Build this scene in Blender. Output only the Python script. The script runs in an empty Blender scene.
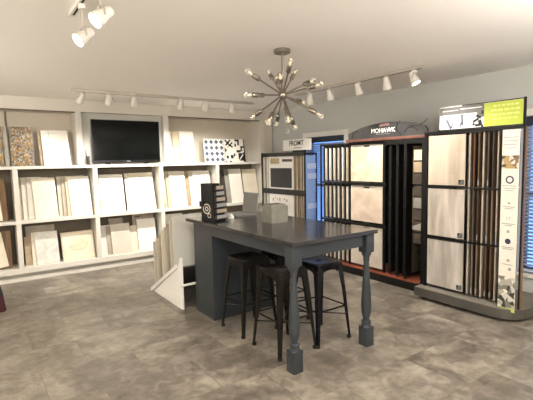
import bpy, bmesh, math, random
from mathutils import Vector, Matrix, Euler
random.seed(4)
SC = bpy.context.scene
COL = SC.collection
PI = math.pi

# ------------------------------------------------------------------ materials
def lin(c):
    return tuple(((v/255)/12.92 if v/255 <= .04045 else ((v/255+.055)/1.055)**2.4) for v in c) + (1,)

def mat(name, c, rough=.6, metal=0., spec=.5, emit=None, es=0, coat=0):
    m = bpy.data.materials.new(name); m.use_nodes = True
    b = m.node_tree.nodes['Principled BSDF']
    b.inputs['Base Color'].default_value = lin(c)
    b.inputs['Roughness'].default_value = rough
    b.inputs['Metallic'].default_value = metal
    b.inputs['Specular IOR Level'].default_value = spec
    b.inputs['Coat Weight'].default_value = coat
    if emit:
        b.inputs['Emission Color'].default_value = lin(emit); b.inputs['Emission Strength'].default_value = es
    return m

def noise_mat(name, c1, c2, scale=(4, 4, 4), rough=.6, detail=5, lo=.35, hi=.65, bump=0, dist=0, metal=0, c3=None, coord='Object'):
    m = mat(name, c1, rough, metal); nt = m.node_tree; N = nt.nodes; L = nt.links
    b = N['Principled BSDF']
    tc = N.new('ShaderNodeTexCoord'); mp = N.new('ShaderNodeMapping'); mp.inputs['Scale'].default_value = scale
    n = N.new('ShaderNodeTexNoise'); n.inputs['Scale'].default_value = 1; n.inputs['Detail'].default_value = detail
    n.inputs['Distortion'].default_value = dist
    r = N.new('ShaderNodeValToRGB'); e = r.color_ramp.elements
    e[0].position = lo; e[0].color = lin(c1); e[1].position = hi; e[1].color = lin(c2)
    if c3:
        k = e.new((lo+hi)/2); k.color = lin(c3)
    L.new(tc.outputs[coord], mp.inputs['Vector']); L.new(mp.outputs['Vector'], n.inputs['Vector'])
    L.new(n.outputs['Fac'], r.inputs['Fac']); L.new(r.outputs['Color'], b.inputs['Base Color'])
    if bump:
        bp = N.new('ShaderNodeBump'); bp.inputs['Strength'].default_value = bump; bp.inputs['Distance'].default_value = .01
        L.new(n.outputs['Fac'], bp.inputs['Height']); L.new(bp.outputs['Normal'], b.inputs['Normal'])
    return m

def floor_mat():
    m = mat('floor_vinyl', (140, 130, 118), .42); nt = m.node_tree; N = nt.nodes; L = nt.links
    b = N['Principled BSDF']
    tc = N.new('ShaderNodeTexCoord')
    mp = N.new('ShaderNodeMapping'); mp.inputs['Rotation'].default_value = (0, 0, 0)
    L.new(tc.outputs['Object'], mp.inputs['Vector'])
    br = N.new('ShaderNodeTexBrick'); br.inputs['Scale'].default_value = 1
    br.inputs['Brick Width'].default_value = .62; br.inputs['Row Height'].default_value = .46
    br.inputs['Mortar Size'].default_value = .0022; br.inputs['Mortar Smooth'].default_value = .3
    br.inputs['Color1'].default_value = (.40, .40, .40, 1); br.inputs['Color2'].default_value = (.60, .60, .60, 1); br.inputs['Mortar'].default_value = (.42, .42, .42, 1)
    L.new(mp.outputs['Vector'], br.inputs['Vector'])
    # shift the stone pattern from tile to tile
    sc = N.new('ShaderNodeVectorMath'); sc.operation = 'SCALE'; sc.inputs['Scale'].default_value = 9
    L.new(br.outputs['Color'], sc.inputs[0])
    ad = N.new('ShaderNodeVectorMath'); ad.operation = 'ADD'
    L.new(mp.outputs['Vector'], ad.inputs[0]); L.new(sc.outputs['Vector'], ad.inputs[1])
    n1 = N.new('ShaderNodeTexNoise'); n1.inputs['Scale'].default_value = 2.1; n1.inputs['Detail'].default_value = 9; n1.inputs['Roughness'].default_value = .62; n1.inputs['Distortion'].default_value = .7
    L.new(ad.outputs['Vector'], n1.inputs['Vector'])
    n2 = N.new('ShaderNodeTexNoise'); n2.inputs['Scale'].default_value = 11; n2.inputs['Detail'].default_value = 6; n2.inputs['Distortion'].default_value = .8
    L.new(ad.outputs['Vector'], n2.inputs['Vector'])
    mx = N.new('ShaderNodeMix'); mx.data_type = 'FLOAT'; mx.inputs[0].default_value = .38
    L.new(n1.outputs['Fac'], mx.inputs[2]); L.new(n2.outputs['Fac'], mx.inputs[3])
    m2 = N.new('ShaderNodeMath'); m2.operation = 'MULTIPLY_ADD'; m2.inputs[1].default_value = .22; m2.inputs[2].default_value = -.11
    L.new(br.outputs['Color'], m2.inputs[0])
    m3 = N.new('ShaderNodeMath'); m3.operation = 'ADD'
    L.new(mx.outputs[0], m3.inputs[0]); L.new(m2.outputs[0], m3.inputs[1])
    r = N.new('ShaderNodeValToRGB'); e = r.color_ramp.elements
    e[0].position = .34; e[0].color = lin((80, 73, 64)); e[1].position = .66; e[1].color = lin((160, 151, 138))
    k = e.new(.47); k.color = lin((112, 104, 94)); k = e.new(.56); k.color = lin((136, 127, 115))
    L.new(m3.outputs[0], r.inputs['Fac'])
    dk = N.new('ShaderNodeMix'); dk.data_type = 'RGBA'; dk.blend_type = 'MULTIPLY'
    mf = N.new('ShaderNodeMath'); mf.operation = 'MULTIPLY'; mf.inputs[1].default_value = .35
    L.new(br.outputs['Fac'], mf.inputs[0]); L.new(mf.outputs[0], dk.inputs[0])
    L.new(r.outputs['Color'], dk.inputs[6]); dk.inputs[7].default_value = (.3, .28, .26, 1)
    L.new(dk.outputs[2], b.inputs['Base Color'])
    rr = N.new('ShaderNodeMapRange'); rr.inputs[3].default_value = .28; rr.inputs[4].default_value = .44
    L.new(n2.outputs['Fac'], rr.inputs[0]); L.new(rr.outputs[0], b.inputs['Roughness'])
    bp = N.new('ShaderNodeBump'); bp.inputs['Strength'].default_value = .12; bp.inputs['Distance'].default_value = .004
    L.new(n2.outputs['Fac'], bp.inputs['Height']); L.new(bp.outputs['Normal'], b.inputs['Normal'])
    return m

def checker_mosaic(name, cols, scale, rough=.4, kind='voronoi'):
    m = mat(name, cols[0], rough); nt = m.node_tree; N = nt.nodes; L = nt.links
    tc = N.new('ShaderNodeTexCoord'); mp = N.new('ShaderNodeMapping'); mp.inputs['Scale'].default_value = scale
    v = N.new('ShaderNodeTexVoronoi'); v.inputs['Scale'].default_value = 1
    sp = N.new('ShaderNodeSeparateColor')
    r = N.new('ShaderNodeValToRGB'); r.color_ramp.interpolation = 'CONSTANT'
    e = r.color_ramp.elements; n = len(cols)
    e[0].position = 0; e[0].color = lin(cols[0]); e[1].position = 1/n; e[1].color = lin(cols[1])
    for i in range(2, n):
        k = e.new(i/n); k.color = lin(cols[i])
    L.new(tc.outputs['Object'], mp.inputs['Vector']); L.new(mp.outputs['Vector'], v.inputs['Vector'])
    L.new(v.outputs['Color'], sp.inputs['Color']); L.new(sp.outputs[0], r.inputs['Fac'])
    L.new(r.outputs['Color'], N['Principled BSDF'].inputs['Base Color'])
    return m

M = dict(
    ceiling=noise_mat('ceiling_paint', (246, 242, 237), (248, 245, 240), (.6, .6, .6), .9),
    wall=noise_mat('grey_wall_paint', (188, 189, 186), (193, 194, 191), (.8, .8, .8), .85),
    warmwall=mat('warm_wall_paint', (214, 206, 192), .85),
    floor=floor_mat(),
    shelfwhite=mat('shelf_paint', (216, 211, 201), .5),
    shelfback=mat('shelf_back_taupe', (112, 103, 88), .7),
    cream=mat('cream_panel', (200, 191, 175), .6),
    paletv=mat('pale_grey_panel', (206, 204, 196), .6),
    white=mat('white_paint', (240, 238, 232), .45),
    trim=mat('white_trim', (232, 229, 222), .5),
    island=noise_mat('island_paint', (43, 48, 52), (49, 54, 58), (3, 3, 3), .34),
    top=noise_mat('island_top', (40, 39, 40), (50, 48, 48), (6, 6, 6), .15),
    gun=noise_mat('gunmetal_steel', (22, 21, 19), (34, 32, 29), (9, 9, 9), .3, metal=.6),
    navy=noise_mat('black_steel', (16, 17, 22), (22, 24, 31), (9, 9, 9), .22, metal=.5),
    rubber=mat('black_rubber', (22, 22, 22), .8),
    black=mat('black_metal', (16, 15, 15), .4, .2),
    tvbez=mat('tv_bezel', (14, 14, 15), .25),
    tvscr=mat('tv_screen', (3, 5, 5), .1, spec=.22),
    nickel=mat('brushed_nickel', (158, 151, 141), .3, 1.),
    glass=None,
    tracksilver=mat('track_silver', (196, 190, 180), .4, .5),
    lampwhite=mat('lamp_white', (226, 222, 214), .4),
    glow=mat('lamp_glow', (255, 250, 240), .4, emit=(255, 246, 230), es=18),
    softglow=mat('lamp_face', (236, 230, 216), .3, emit=(255, 240, 214), es=.9),
    redtop=noise_mat('cherry_laminate', (120, 62, 44), (142, 78, 58), (3, 9, 3), .35),
    plat=noise_mat('taupe_laminate', (112, 106, 96), (126, 119, 108), (4, 4, 4), .5),
    platedge=noise_mat('taupe_edge', (74, 71, 65), (84, 80, 74), (4, 4, 4), .5),
    banner=noise_mat('banner_card', (226, 218, 204), (232, 225, 212), (6, 6, 6), .5),
    green=mat('lime_green', (190, 204, 82), .5),
    greysign=mat('sign_grey', (112, 110, 108), .5),
    paper=mat('white_paper', (238, 236, 232), .5),
    darkink=mat('dark_ink', (30, 30, 34), .5),
    navyink=mat('navy_ink', (40, 52, 84), .5),
    greyink=mat('grey_ink', (150, 150, 150), .5),
    paleink=mat('pale_ink', (216, 226, 140), .5),
    charcoal=noise_mat('charcoal_board', (30, 29, 30), (40, 39, 39), (8, 8, 8), .45),
    chargrey=noise_mat('header_grey', (44, 43, 43), (56, 54, 53), (4, 4, 4), .45),
    rose=mat('dusty_rose', (128, 92, 90), .5),
    winframe=mat('window_frame_dark', (44, 50, 66), .5),
    dirt=mat('red_cloth', (58, 12, 15), .8),
    boxmetal=noise_mat('stone_box', (108, 105, 96), (124, 120, 110), (12, 12, 12), .42),
    laptop=mat('laptop_silver', (140, 141, 140), .35, .5),
    laptopscr=mat('laptop_screen', (112, 110, 108), .35),
    bluereflect=mat('blue_window_reflection', (150, 176, 222), .35),
)
g = bpy.data.materials.new('clear_glass'); g.use_nodes = True
gb = g.node_tree.nodes['Principled BSDF']
gb.inputs['Transmission Weight'].default_value = 1; gb.inputs['Roughness'].default_value = .02; gb.inputs['IOR'].default_value = 1.9
gb.inputs['Base Color'].default_value = (1, .98, .94, 1)
M['glass'] = g
bl = bpy.data.materials.new('blind_slat'); bl.use_nodes = True
nt = bl.node_tree; bb = nt.nodes['Principled BSDF']; bb.inputs['Base Color'].default_value = lin((225, 228, 232)); bb.inputs['Roughness'].default_value = .5
tr = nt.nodes.new('ShaderNodeBsdfTranslucent'); tr.inputs['Color'].default_value = (.75, .8, .9, 1)
mxs = nt.nodes.new('ShaderNodeMixShader'); mxs.inputs[0].default_value = .45
nt.links.new(bb.outputs[0], mxs.inputs[1]); nt.links.new(tr.outputs[0], mxs.inputs[2])
nt.links.new(mxs.outputs[0], nt.nodes['Material Output'].inputs['Surface'])
M['blind'] = bl

# ------------------------------------------------------------------ mesh helpers
def box(bm, x0, x1, y0, y1, z0, z1, bev=0, T=None):
    vs = [bm.verts.new((x, y, z)) for x in (x0, x1) for y in (y0, y1) for z in (z0, z1)]
    if T is not None:
        for v in vs: v.co = T @ v.co
    fs = [(0, 1, 3, 2), (4, 6, 7, 5), (0, 4, 5, 1), (2, 3, 7, 6), (0, 2, 6, 4), (1, 5, 7, 3)]
    f = [bm.faces.new([vs[i] for i in q]) for q in fs]
    if bev:
        es = list({e for q in f for e in q.edges})
        bmesh.ops.bevel(bm, geom=es, offset=bev, segments=2, affect='EDGES', profile=.6)
    return bm

def prism(bm, pts, axis, a, b):
    """outline pts (two coordinates) extruded along axis from a to b"""
    def mk(p, t):
        if axis == 'x': return (t, p[0], p[1])
        if axis == 'y': return (p[0], t, p[1])
        return (p[0], p[1], t)
    A = [bm.verts.new(mk(p, a)) for p in pts]; B = [bm.verts.new(mk(p, b)) for p in pts]
    n = len(pts)
    bm.faces.new(A); bm.faces.new(B[::-1])
    for i in range(n):
        bm.faces.new((A[i], B[i], B[(i+1) % n], A[(i+1) % n]))
    return bm

def tube(bm, pts, rads, seg=10, caps=True):
    pts = [Vector(p) for p in pts]
    if not isinstance(rads, (list, tuple)): rads = [rads]*len(pts)
    rings = []
    for i, p in enumerate(pts):
        d = (pts[min(i+1, len(pts)-1)] - pts[max(i-1, 0)]).normalized()
        u = Vector((0, 0, 1)) if abs(d.z) < .9 else Vector((1, 0, 0))
        s = d.cross(u).normalized(); t = s.cross(d).normalized()
        rings.append([bm.verts.new(p + rads[i]*(math.cos(2*PI*k/seg)*s + math.sin(2*PI*k/seg)*t)) for k in range(seg)])
    for a, b in zip(rings, rings[1:]):
        for k in range(seg):
            bm.faces.new((a[k], a[(k+1) % seg], b[(k+1) % seg], b[k]))
    if caps:
        bm.faces.new(rings[0][::-1]); bm.faces.new(rings[-1])
    return bm

def lathe(bm, prof, seg=24, T=None):
    """prof: (radius, z)"""
    rings = []
    for r, z in prof:
        ring = []
        for k in range(seg):
            v = Vector((r*math.cos(2*PI*k/seg), r*math.sin(2*PI*k/seg), z))
            ring.append(bm.verts.new(T @ v if T is not None else v))
        rings.append(ring)
    for a, b in zip(rings, rings[1:]):
        for k in range(seg):
            bm.faces.new((a[k], a[(k+1) % seg], b[(k+1) % seg], b[k]))
    bm.faces.new(rings[0][::-1]); bm.faces.new(rings[-1])
    return bm

def nb(): return bmesh.new()
BASE = {}
def obj(name, bm, m, parent=None, loc=None, smooth=False, world=False, label=None):
    """link a bmesh as ONE object. world=True: verts are in room coordinates"""
    me = bpy.data.meshes.new(name)
    off = Vector((0, 0, 0))
    if parent is not None: off = BASE[parent.name]
    if loc is not None: off = Vector(loc)
    if world: bmesh.ops.translate(bm, verts=bm.verts, vec=-off)
    bmesh.ops.recalc_face_normals(bm, faces=bm.faces)
    bm.to_mesh(me); bm.free()
    if isinstance(m, (list, tuple)):
        for q in m: me.materials.append(q)
    else: me.materials.append(m)
    if smooth:
        me.polygons.foreach_set('use_smooth', [True]*len(me.polygons))
        try: me.set_sharp_from_angle(angle=math.radians(35))
        except Exception: pass
    o = bpy.data.objects.new(name, me); COL.objects.link(o)
    if parent is not None: o.parent = parent
    elif loc is not None: o.location = loc
    BASE[o.name] = off
    if label: o['label'] = label
    return o

def tag(o, label, cat, group=None):
    o['label'] = label; o['category'] = cat
    if group: o['group'] = group
    return o

def thing(name, label, cat, loc=(0, 0, 0), rz=0, group=None):
    o = bpy.data.objects.new(name, None); COL.objects.link(o)
    o.location = loc; o.rotation_euler = (0, 0, rz); o.empty_display_size = .1
    BASE[o.name] = Vector(loc)
    return tag(o, label, cat, group)

def struct(name, bm, m, parent=None, smooth=False):
    o = obj(name, bm, m, parent, smooth=smooth, world=parent is not None)
    if parent is None: o['kind'] = 'structure'
    return o

def dup(root, loc, label=None, group=None, rz=None):
    r = root.copy(); COL.objects.link(r); r.location = loc
    if rz is not None: r.rotation_euler = (0, 0, rz)
    if label: r['label'] = label
    if group: r['group'] = group
    for ch in list(root.children):
        c = ch.copy(); COL.objects.link(c); c.parent = r
        for gch in list(ch.children):
            d = gch.copy(); COL.objects.link(d); d.parent = c
    return r

def text(name, body, size, m, parent, T, ext=.0008, bold=0):
    """lettering: T maps (x right, y up, z out) to room coordinates"""
    cu = bpy.data.curves.new(name, 'FONT'); cu.body = body; cu.size = size; cu.extrude = ext; cu.offset = bold
    cu.align_x = 'CENTER'; cu.align_y = 'CENTER'; cu.resolution_u = 3
    tmp = bpy.data.objects.new(name + '_curve', cu); COL.objects.link(tmp)
    bpy.context.view_layer.update()
    me = bpy.data.meshes.new_from_object(tmp.evaluated_get(bpy.context.evaluated_depsgraph_get()))
    bpy.data.objects.remove(tmp); bpy.data.curves.remove(cu)
    off = BASE[parent.name]
    me.transform(Matrix.Translation(-off) @ T)
    me.materials.clear(); me.materials.append(m)
    o = bpy.data.objects.new(name, me); COL.objects.link(o); o.parent = parent
    BASE[o.name] = off
    return o

def faceX(x, y, z, rot=0):
    """frame on a surface that faces -X: right on it is -Y, up is Z"""
    return Matrix.Translation((x, y, z)) @ Matrix(((0, 0, -1, 0), (-1, 0, 0, 0), (0, 1, 0, 0), (0, 0, 0, 1))) @ Matrix.Rotation(rot, 4, 'Z')
def faceY(x, y, z):
    """frame on a surface that faces -Y: right on it is +X, up is Z"""
    return Matrix.Translation((x, y, z)) @ Matrix(((1, 0, 0, 0), (0, 0, -1, 0), (0, 1, 0, 0), (0, 0, 0, 1)))

# ------------------------------------------------------------------ room
H = 2.295
RX, LX, FY, BY = 4.39, -2.2, -2.2, 6.36
struct('floor', box(nb(), LX-.1, RX+.1, FY-.1, BY+.1, -.1, 0), M['floor'])
struct('ceiling', box(nb(), LX-.1, RX+.1, FY-.1, BY+.1, H, H+.1), M['ceiling'])
struct('wall_back', box(nb(), LX, RX, BY, BY+.1, 0, H), M['warmwall'])
struct('wall_left', box(nb(), LX-.1, LX, FY, BY, 0, H), M['warmwall'])
struct('wall_front', box(nb(), LX, RX, FY-.1, FY, 0, H), M['warmwall'])
WIN = [(4.30, 5.13, .33, 1.80), (1.10, 1.95, .30, 1.82), (-.55, .30, .30, 1.82)]   # y0,y1,z0,z1; third window added out of view to cast blue light
bm = nb(); ys = [FY]
for y0, y1, z0, z1 in sorted(WIN): ys += [y0, y1]
ys.append(BY)
for i in range(0, len(ys)-1, 2): box(bm, RX, RX+.14, ys[i], ys[i+1], 0, H)
for y0, y1, z0, z1 in WIN:
    box(bm, RX, RX+.14, y0, y1, 0, z0); box(bm, RX, RX+.14, y0, y1, z1, H)
struct('wall_right', bm, M['wall'])
for i, (y0, y1, z0, z1) in enumerate(WIN):
    bm = nb()
    w = .075
    box(bm, RX-.018, RX, y0-w, y1+w, z1, z1+.07, .003); box(bm, RX-.018, RX, y0-w, y0, z0, z1, .003); box(bm, RX-.018, RX, y1, y1+w, z0, z1, .003)
    box(bm, RX-.035, RX, y0-w, y1+w, z0-.03, z0, .003)
    wn = struct('window_%d' % (i+1), bm, M['trim'])
    bm = nb()
    f = .045
    box(bm, RX+.07, RX+.12, y0, y1, z1-f, z1); box(bm, RX+.07, RX+.12, y0, y1, z0, z0+f)
    box(bm, RX+.07, RX+.12, y0, y0+f, z0+f, z1-f); box(bm, RX+.07, RX+.12, y1-f, y1, z0+f, z1-f)
    box(bm, RX+.075, RX+.115, y0+f, y1-f, (z0+z1)/2-.02, (z0+z1)/2+.02)
    struct('window_frame', bm, M['winframe'], wn)
    struct('window_pane', box(nb(), RX+.094, RX+.098, y0+f, y1-f, z0+f, z1-f), M['glass'], wn)
    # blind
    b = thing('window_blind', ['white slatted blind glowing blue in the window between the two far racks',
                               'white slatted blind glowing blue in the window at the right edge',
                               'white slatted blind in the window added out of view'][i], 'blind', (RX+.035, (y0+y1)/2, z1-.02))
    obj('headrail', box(nb(), RX+.012, RX+.062, y0+.01, y1-.01, z1-.085, z1-.004, .003), M['winframe'], b, world=True)
    sl = nb(); z = z1-.11; n = 0
    while z > z0+.06:
        T = Matrix.Translation((RX+.037, 0, z)) @ Matrix.Rotation(math.radians(38), 4, 'Y')
        box(sl, -.022, .022, y0+.015, y1-.015, -.0012, .0012, 0, T); z -= .036
    obj('blind_slats', sl, M['blind'], b, world=True)
    obj('bottom_rail', box(nb(), RX+.015, RX+.058, y0+.015, y1-.015, z0+.012, z0+.035, .003), M['blind'], b, world=True)

# baseboards
struct('baseboard_right', box(nb(), RX-.014, RX, FY, BY, 0, .09, .003), M['trim'])
struct('baseboard_back', box(nb(), LX, RX-.015, 6.02, 6.035, 0, .042, .002), M['shelfwhite'])

# ------------------------------------------------------------------ shelving unit
SF = 6.007
su = thing('shelving_unit', 'white built-in wall shelving full of tile samples, under a deep fascia', 'shelving', (1.9, SF, 0))
XL = -1.45
STY = [XL, -.5, .43, 1.365, 2.298, 3.24, 4.13]
o = obj('plinth', box(nb(), XL, RX-.02, SF+.11, SF+.33, 0, .095), M['shelfwhite'], su, world=True)
obj('shelf_board', box(nb(), XL, RX-.02, SF, BY-.02, .095, .165, .003), M['shelfwhite'], su, world=True)
obj('shelf_board', box(nb(), XL, RX-.02, SF, BY-.02, .722, .760, .003), M['shelfwhite'], su, world=True)
obj('shelf_board', box(nb(), XL, RX-.02, SF-.004, BY-.02, 1.402, 1.440, .003), M['shelfwhite'], su, world=True)
for x in STY:
    obj('divider', box(nb(), x, x+.055, SF+.002, BY-.021, .166, .721, .002), M['shelfwhite'], su, world=True)
    obj('divider', box(nb(), x, x+.055, SF+.002, BY-.021, .761, 1.401, .002), M['shelfwhite'], su, world=True)
for x, w in ((XL, .07), (1.183, .07), (2.385, .075), (4.10, .09)):
    obj('divider', box(nb(), x, x+w, SF+.002, BY-.021, 1.441, 2.137, .002), M['shelfwhite'], su, world=True)
obj('end_filler', box(nb(), 4.186, RX-.02, SF+.02, SF+.04, .166, 2.137), M['warmwall'], su, world=True)
obj('fascia', box(nb(), XL, RX-.002, SF, SF+.022, 2.138, H-.001, .002), M['shelfwhite'], su, world=True)
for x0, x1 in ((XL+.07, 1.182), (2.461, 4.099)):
    obj('fascia_shadow_strip', box(nb(), x0, x1, SF+.004, SF+.024, 2.122, 2.1375), mat('shadow_brown', (92, 80, 66), .6), su, world=True)  # dark strip that paints in the shadow line under the fascia
obj('top_panel', box(nb(), XL, RX-.02, SF+.023, BY-.02, 2.139, 2.152), M['shelfwhite'], su, world=True)
obj('back_panel', box(nb(), XL, RX-.02, BY-.019, BY-.005, .166, .721), M['shelfback'], su, world=True)
obj('back_panel', box(nb(), XL, RX-.02, BY-.019, BY-.005, .761, 1.401), M['shelfback'], su, world=True)
for x0, x1 in ((XL+.07, 1.183), (2.46, 4.10)):
    obj('back_panel', box(nb(), x0, x1, BY-.025, BY-.005, 1.441, 2.137), M['cream'], su, world=True)
    seam = nb()
    for x in ((.42,) if x0 < 1 else (3.30,)):
        box(seam, x-.012, x+.012, BY-.033, BY-.0255, 1.441, 2.137)
    obj('seam_batten', seam, M['shelfback'] if x0 < 1 else M['cream'], su, world=True)
obj('tv_backing_panel', box(nb(), 1.254, 2.384, SF+.10, SF+.12, 1.441, 2.137), M['paletv'], su, world=True)

# ------------------------------------------------------------------ television
tv = thing('television', 'black flat television standing on the white shelving', 'television', (1.85, 6.06, 1.44))
bm = nb(); box(bm, 1.375, 2.325, 6.035, 6.065, 1.462, 2.052, .004)
obj('casing', bm, M['tvbez'], tv, world=True)
obj('screen', box(nb(), 1.388, 2.312, 6.0325, 6.034, 1.500, 2.040), M['tvscr'], tv, world=True)
for x in (1.58, 2.12):
    bm = nb(); prism(bm, [(x-.03, 1.441), (x+.03, 1.441), (x+.018, 1.467), (x-.018, 1.467)], 'y', 6.025, 6.075)
    obj('foot', bm, M['tvbez'], tv, world=True)
obj('maker_mark', box(nb(), 1.835, 1.885, 6.0335, 6.0345, 1.478, 1.488), M['greyink'], tv, world=True)
rt = thing('media_player', 'small upright black box with short antenna left of the television', 'electronics', (1.315, 6.04, 1.44))
obj('body', box(nb(), 1.295, 1.335, 6.02, 6.07, 1.441, 1.56, .005), M['tvbez'], rt, world=True)
obj('antenna', tube(nb(), [(1.303, 6.06, 1.55), (1.301, 6.06, 1.64)], .005, 8), M['tvbez'], rt, world=True)

# ------------------------------------------------------------------ sample boards on the shelves
BM = {
 'white': noise_mat('board_white', (228, 223, 212), (236, 231, 221), (5, 5, 5), .4),
 'cream': noise_mat('board_cream', (216, 206, 184), (226, 217, 198), (5, 5, 5), .45),
 'beige': noise_mat('board_beige', (206, 190, 160), (216, 202, 174), (6, 6, 6), .5),
 'tan': noise_mat('board_tan', (168, 148, 118), (186, 166, 136), (6, 6, 9), .5),
 'taupe': noise_mat('board_taupe', (160, 148, 132), (178, 166, 150), (6, 6, 9), .5),
 'greige': noise_mat('board_greige', (196, 188, 172), (208, 200, 186), (5, 5, 5), .45),
 'marble': noise_mat('board_marble', (190, 188, 180), (222, 216, 204), (7, 7, 7), .3, detail=8, dist=1.2),
 'brown': noise_mat('board_brown', (104, 76, 44), (138, 104, 64), (30, 4, 3), .5),
 'dark': noise_mat('board_dark', (62, 56, 50), (84, 76, 66), (8, 8, 20), .5),
 'grey': noise_mat('board_grey', (142, 138, 130), (164, 160, 150), (6, 6, 6), .5),
 'edge': mat('board_edge', (196, 184, 162), .7),
 'mosaic': checker_mosaic('board_mosaic', [(104, 90, 70), (150, 122, 72), (176, 166, 148), (108, 102, 98), (160, 122, 62), (132, 126, 118), (74, 64, 54)], (75, 75, 45)),
}
def board(x0, x1, zb, h, y, kind, label, lean=.2, group=None, roll=0, t=.012, name='sample_board', cat='sample board'):
    w = x1-x0; bm = nb()
    box(bm, -w/2, w/2, 0, t, 0, h, .0015)
    o = obj(name, bm, BM[kind], loc=((x0+x1)/2, y, zb))
    o.rotation_euler = (-lean, roll, 0)
    return tag(o, label, cat, group)

Z2, Z1, Z3 = .7615, .1665, 1.4415
G1, G2, G3 = 'sample boards on the middle shelf', 'sample boards on the bottom shelf', 'sample boards on the top shelf'
# middle row
board(-.18, .30, Z2, .55, 6.07, 'cream', 'cream board cut by the left picture edge, middle shelf, leaning', .16, G1, roll=-.07)
board(.02, .36, Z2, .52, 6.125, 'brown', 'brown wood board behind the leftmost cream board on the middle shelf', .16, G1, roll=-.02)
board(.655, .925, Z2, .53, 6.075, 'cream', 'wide pale cream board left of the bay, middle shelf, second bay from left', .2, G1, roll=-.02)
board(.585, .84, Z2, .54, 6.105, 'greige', 'greige board showing as second sliver behind the wide pale board, middle shelf', .2, G1)
board(.53, .76, Z2, .545, 6.135, 'white', 'white board showing as a narrow strip left of the greige sliver, middle shelf', .2, G1)
board(.49, .70, Z2, .545, 6.165, 'beige', 'beige board at the far left of its bay on the middle shelf', .2, G1)
board(1.085, 1.35, Z2, .535, 6.075, 'white', 'wide white board beside the divider, middle shelf, under the television edge', .2, G1, roll=-.02)
board(1.045, 1.28, Z2, .545, 6.105, 'beige', 'beige sliver directly left of the wide white board, middle shelf', .2, G1)
board(.995, 1.22, Z2, .545, 6.135, 'taupe', 'taupe sliver in the right group of the second bay, middle shelf', .2, G1)
board(.948, 1.16, Z2, .54, 6.165, 'cream', 'cream sliver at the left end of the right group, middle shelf', .2, G1)
board(1.47, 1.80, Z2, .545, 6.075, 'white', 'bright white wide board below the television, left of two', .2, G1)
board(1.435, 1.74, Z2, .55, 6.105, 'white', 'white board peeking out left behind the bright board below the television', .2, G1)
board(1.885, 2.255, Z2, .56, 6.08, 'cream', 'warm cream wide board below the television, right of two', .2, G1, roll=-.02)
board(1.835, 2.12, Z2, .555, 6.11, 'white', 'white board peeking out between the two boards below the television', .2, G1)
board(2.50, 2.76, Z2, .565, 6.075, 'white', 'wide white board on the middle shelf behind the leaning board rack', .2, G1)
board(2.455, 2.70, Z2, .57, 6.105, 'beige', 'beige sliver left of the wide white board above the board rack', .2, G1)
board(2.415, 2.66, Z2, .565, 6.135, 'cream', 'cream sliver at the far left of the bay above the board rack', .2, G1)
board(2.90, 3.20, Z2, .56, 6.075, 'white', 'white board directly behind the black brochure tower', .2, G1)
board(2.84, 3.08, Z2, .565, 6.105, 'cream', 'cream sliver just left of the black brochure tower', .2, G1)
board(2.79, 3.03, Z2, .56, 6.135, 'tan', 'tan brown sliver between two white boards, left of the brochure tower', .2, G1)
board(3.56, 3.80, Z2, .575, 6.075, 'white', 'white board in the last bay, between grey sliver and cream board', .2, G1)
board(3.49, 3.72, Z2, .575, 6.105, 'grey', 'grey sliver right of the darkest board in the last bay', .2, G1)
board(3.405, 3.64, Z2, .575, 6.135, 'dark', 'darkest brown sliver in the last bay, right of the brochure tower', .2, G1)
board(3.825, 4.11, Z2, .565, 6.075, 'cream', 'cream board behind the laptop in the last bay', .2, G1)
# bottom row
board(-.25, .33, Z1, .43, 6.07, 'cream', 'cream board cut by the left picture edge on the bottom shelf', .16, G2, roll=-.14)
board(.06, .37, Z1, .47, 6.13, 'brown', 'brown board behind the cut cream board on the bottom shelf', .16, G2)
board(.64, .905, Z1, .42, 6.075, 'marble', 'grey marbled board on the bottom shelf, left part of its bay', .2, G2, roll=-.02)
board(.595, .82, Z1, .42, 6.105, 'cream', 'thin cream sliver left of the grey marbled board, bottom shelf', .2, G2)
board(.515, .74, Z1, .37, 6.135, 'tan', 'short tan board at the left end behind the marbled board', .2, G2)
board(.545, .885, Z1, .50, 6.17, 'taupe', 'tall taupe board standing behind the marbled board, bottom shelf', .2, G2)
fb = board(.945, 1.352, Z1, .385, 6.075, 'cream', 'cream board with an oval stone motif and raised border, bottom shelf', .2, G2, roll=-.02)
bm = nb(); w, h = .407, .385
for (a, b, c, d) in ((-.2, .2, 0, .012), (-.2, .2, .373, .385), (-.2, -.188, .012, .373), (.188, .2, .012, .373)): box(bm, a, b, -.004, 0, c, d)
BASE[fb.name] = Vector((0, 0, 0)); obj('border', bm, BM['beige'], fb)
bm = nb(); lathe(bm, [(.12, 0), (.118, .003)], 28, Matrix.Translation((.01, -.001, .20)) @ Matrix.Scale(.62, 4, (0, 0, 1)) @ Matrix.Rotation(PI/2, 4, 'X'))
obj('oval_motif', bm, noise_mat('oval_stone', (206, 192, 160), (222, 211, 186), (14, 14, 14), .5), fb)
board(1.59, 1.86, Z1, .43, 6.075, 'greige', 'wide greige board on the bottom shelf below the television', .2, G2, roll=-.01)
board(1.535, 1.78, Z1, .41, 6.105, 'taupe', 'taupe sliver left of the wide greige board on the bottom shelf', .2, G2)
board(1.455, 1.70, Z1, .42, 6.135, 'white', 'white sliver next to the taupe one, bottom shelf below the television', .2, G2)
board(1.60, 1.80, Z1, .50, 6.185, 'taupe', 'tall brownish board showing above the wide greige board', .18, G2)
board(1.42, 1.56, Z1, .40, 6.165, 'greige', 'greige board at the far left of the bay below the television', .2, G2)
board(1.845, 1.97, Z1, .38, 6.105, 'cream', 'short cream board between the greige board and the brightest one', .2, G2)
board(1.965, 2.24, Z1, .47, 6.075, 'white', 'brightest white board on the bottom shelf, right below the television', .2, G2, roll=.01)
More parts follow.
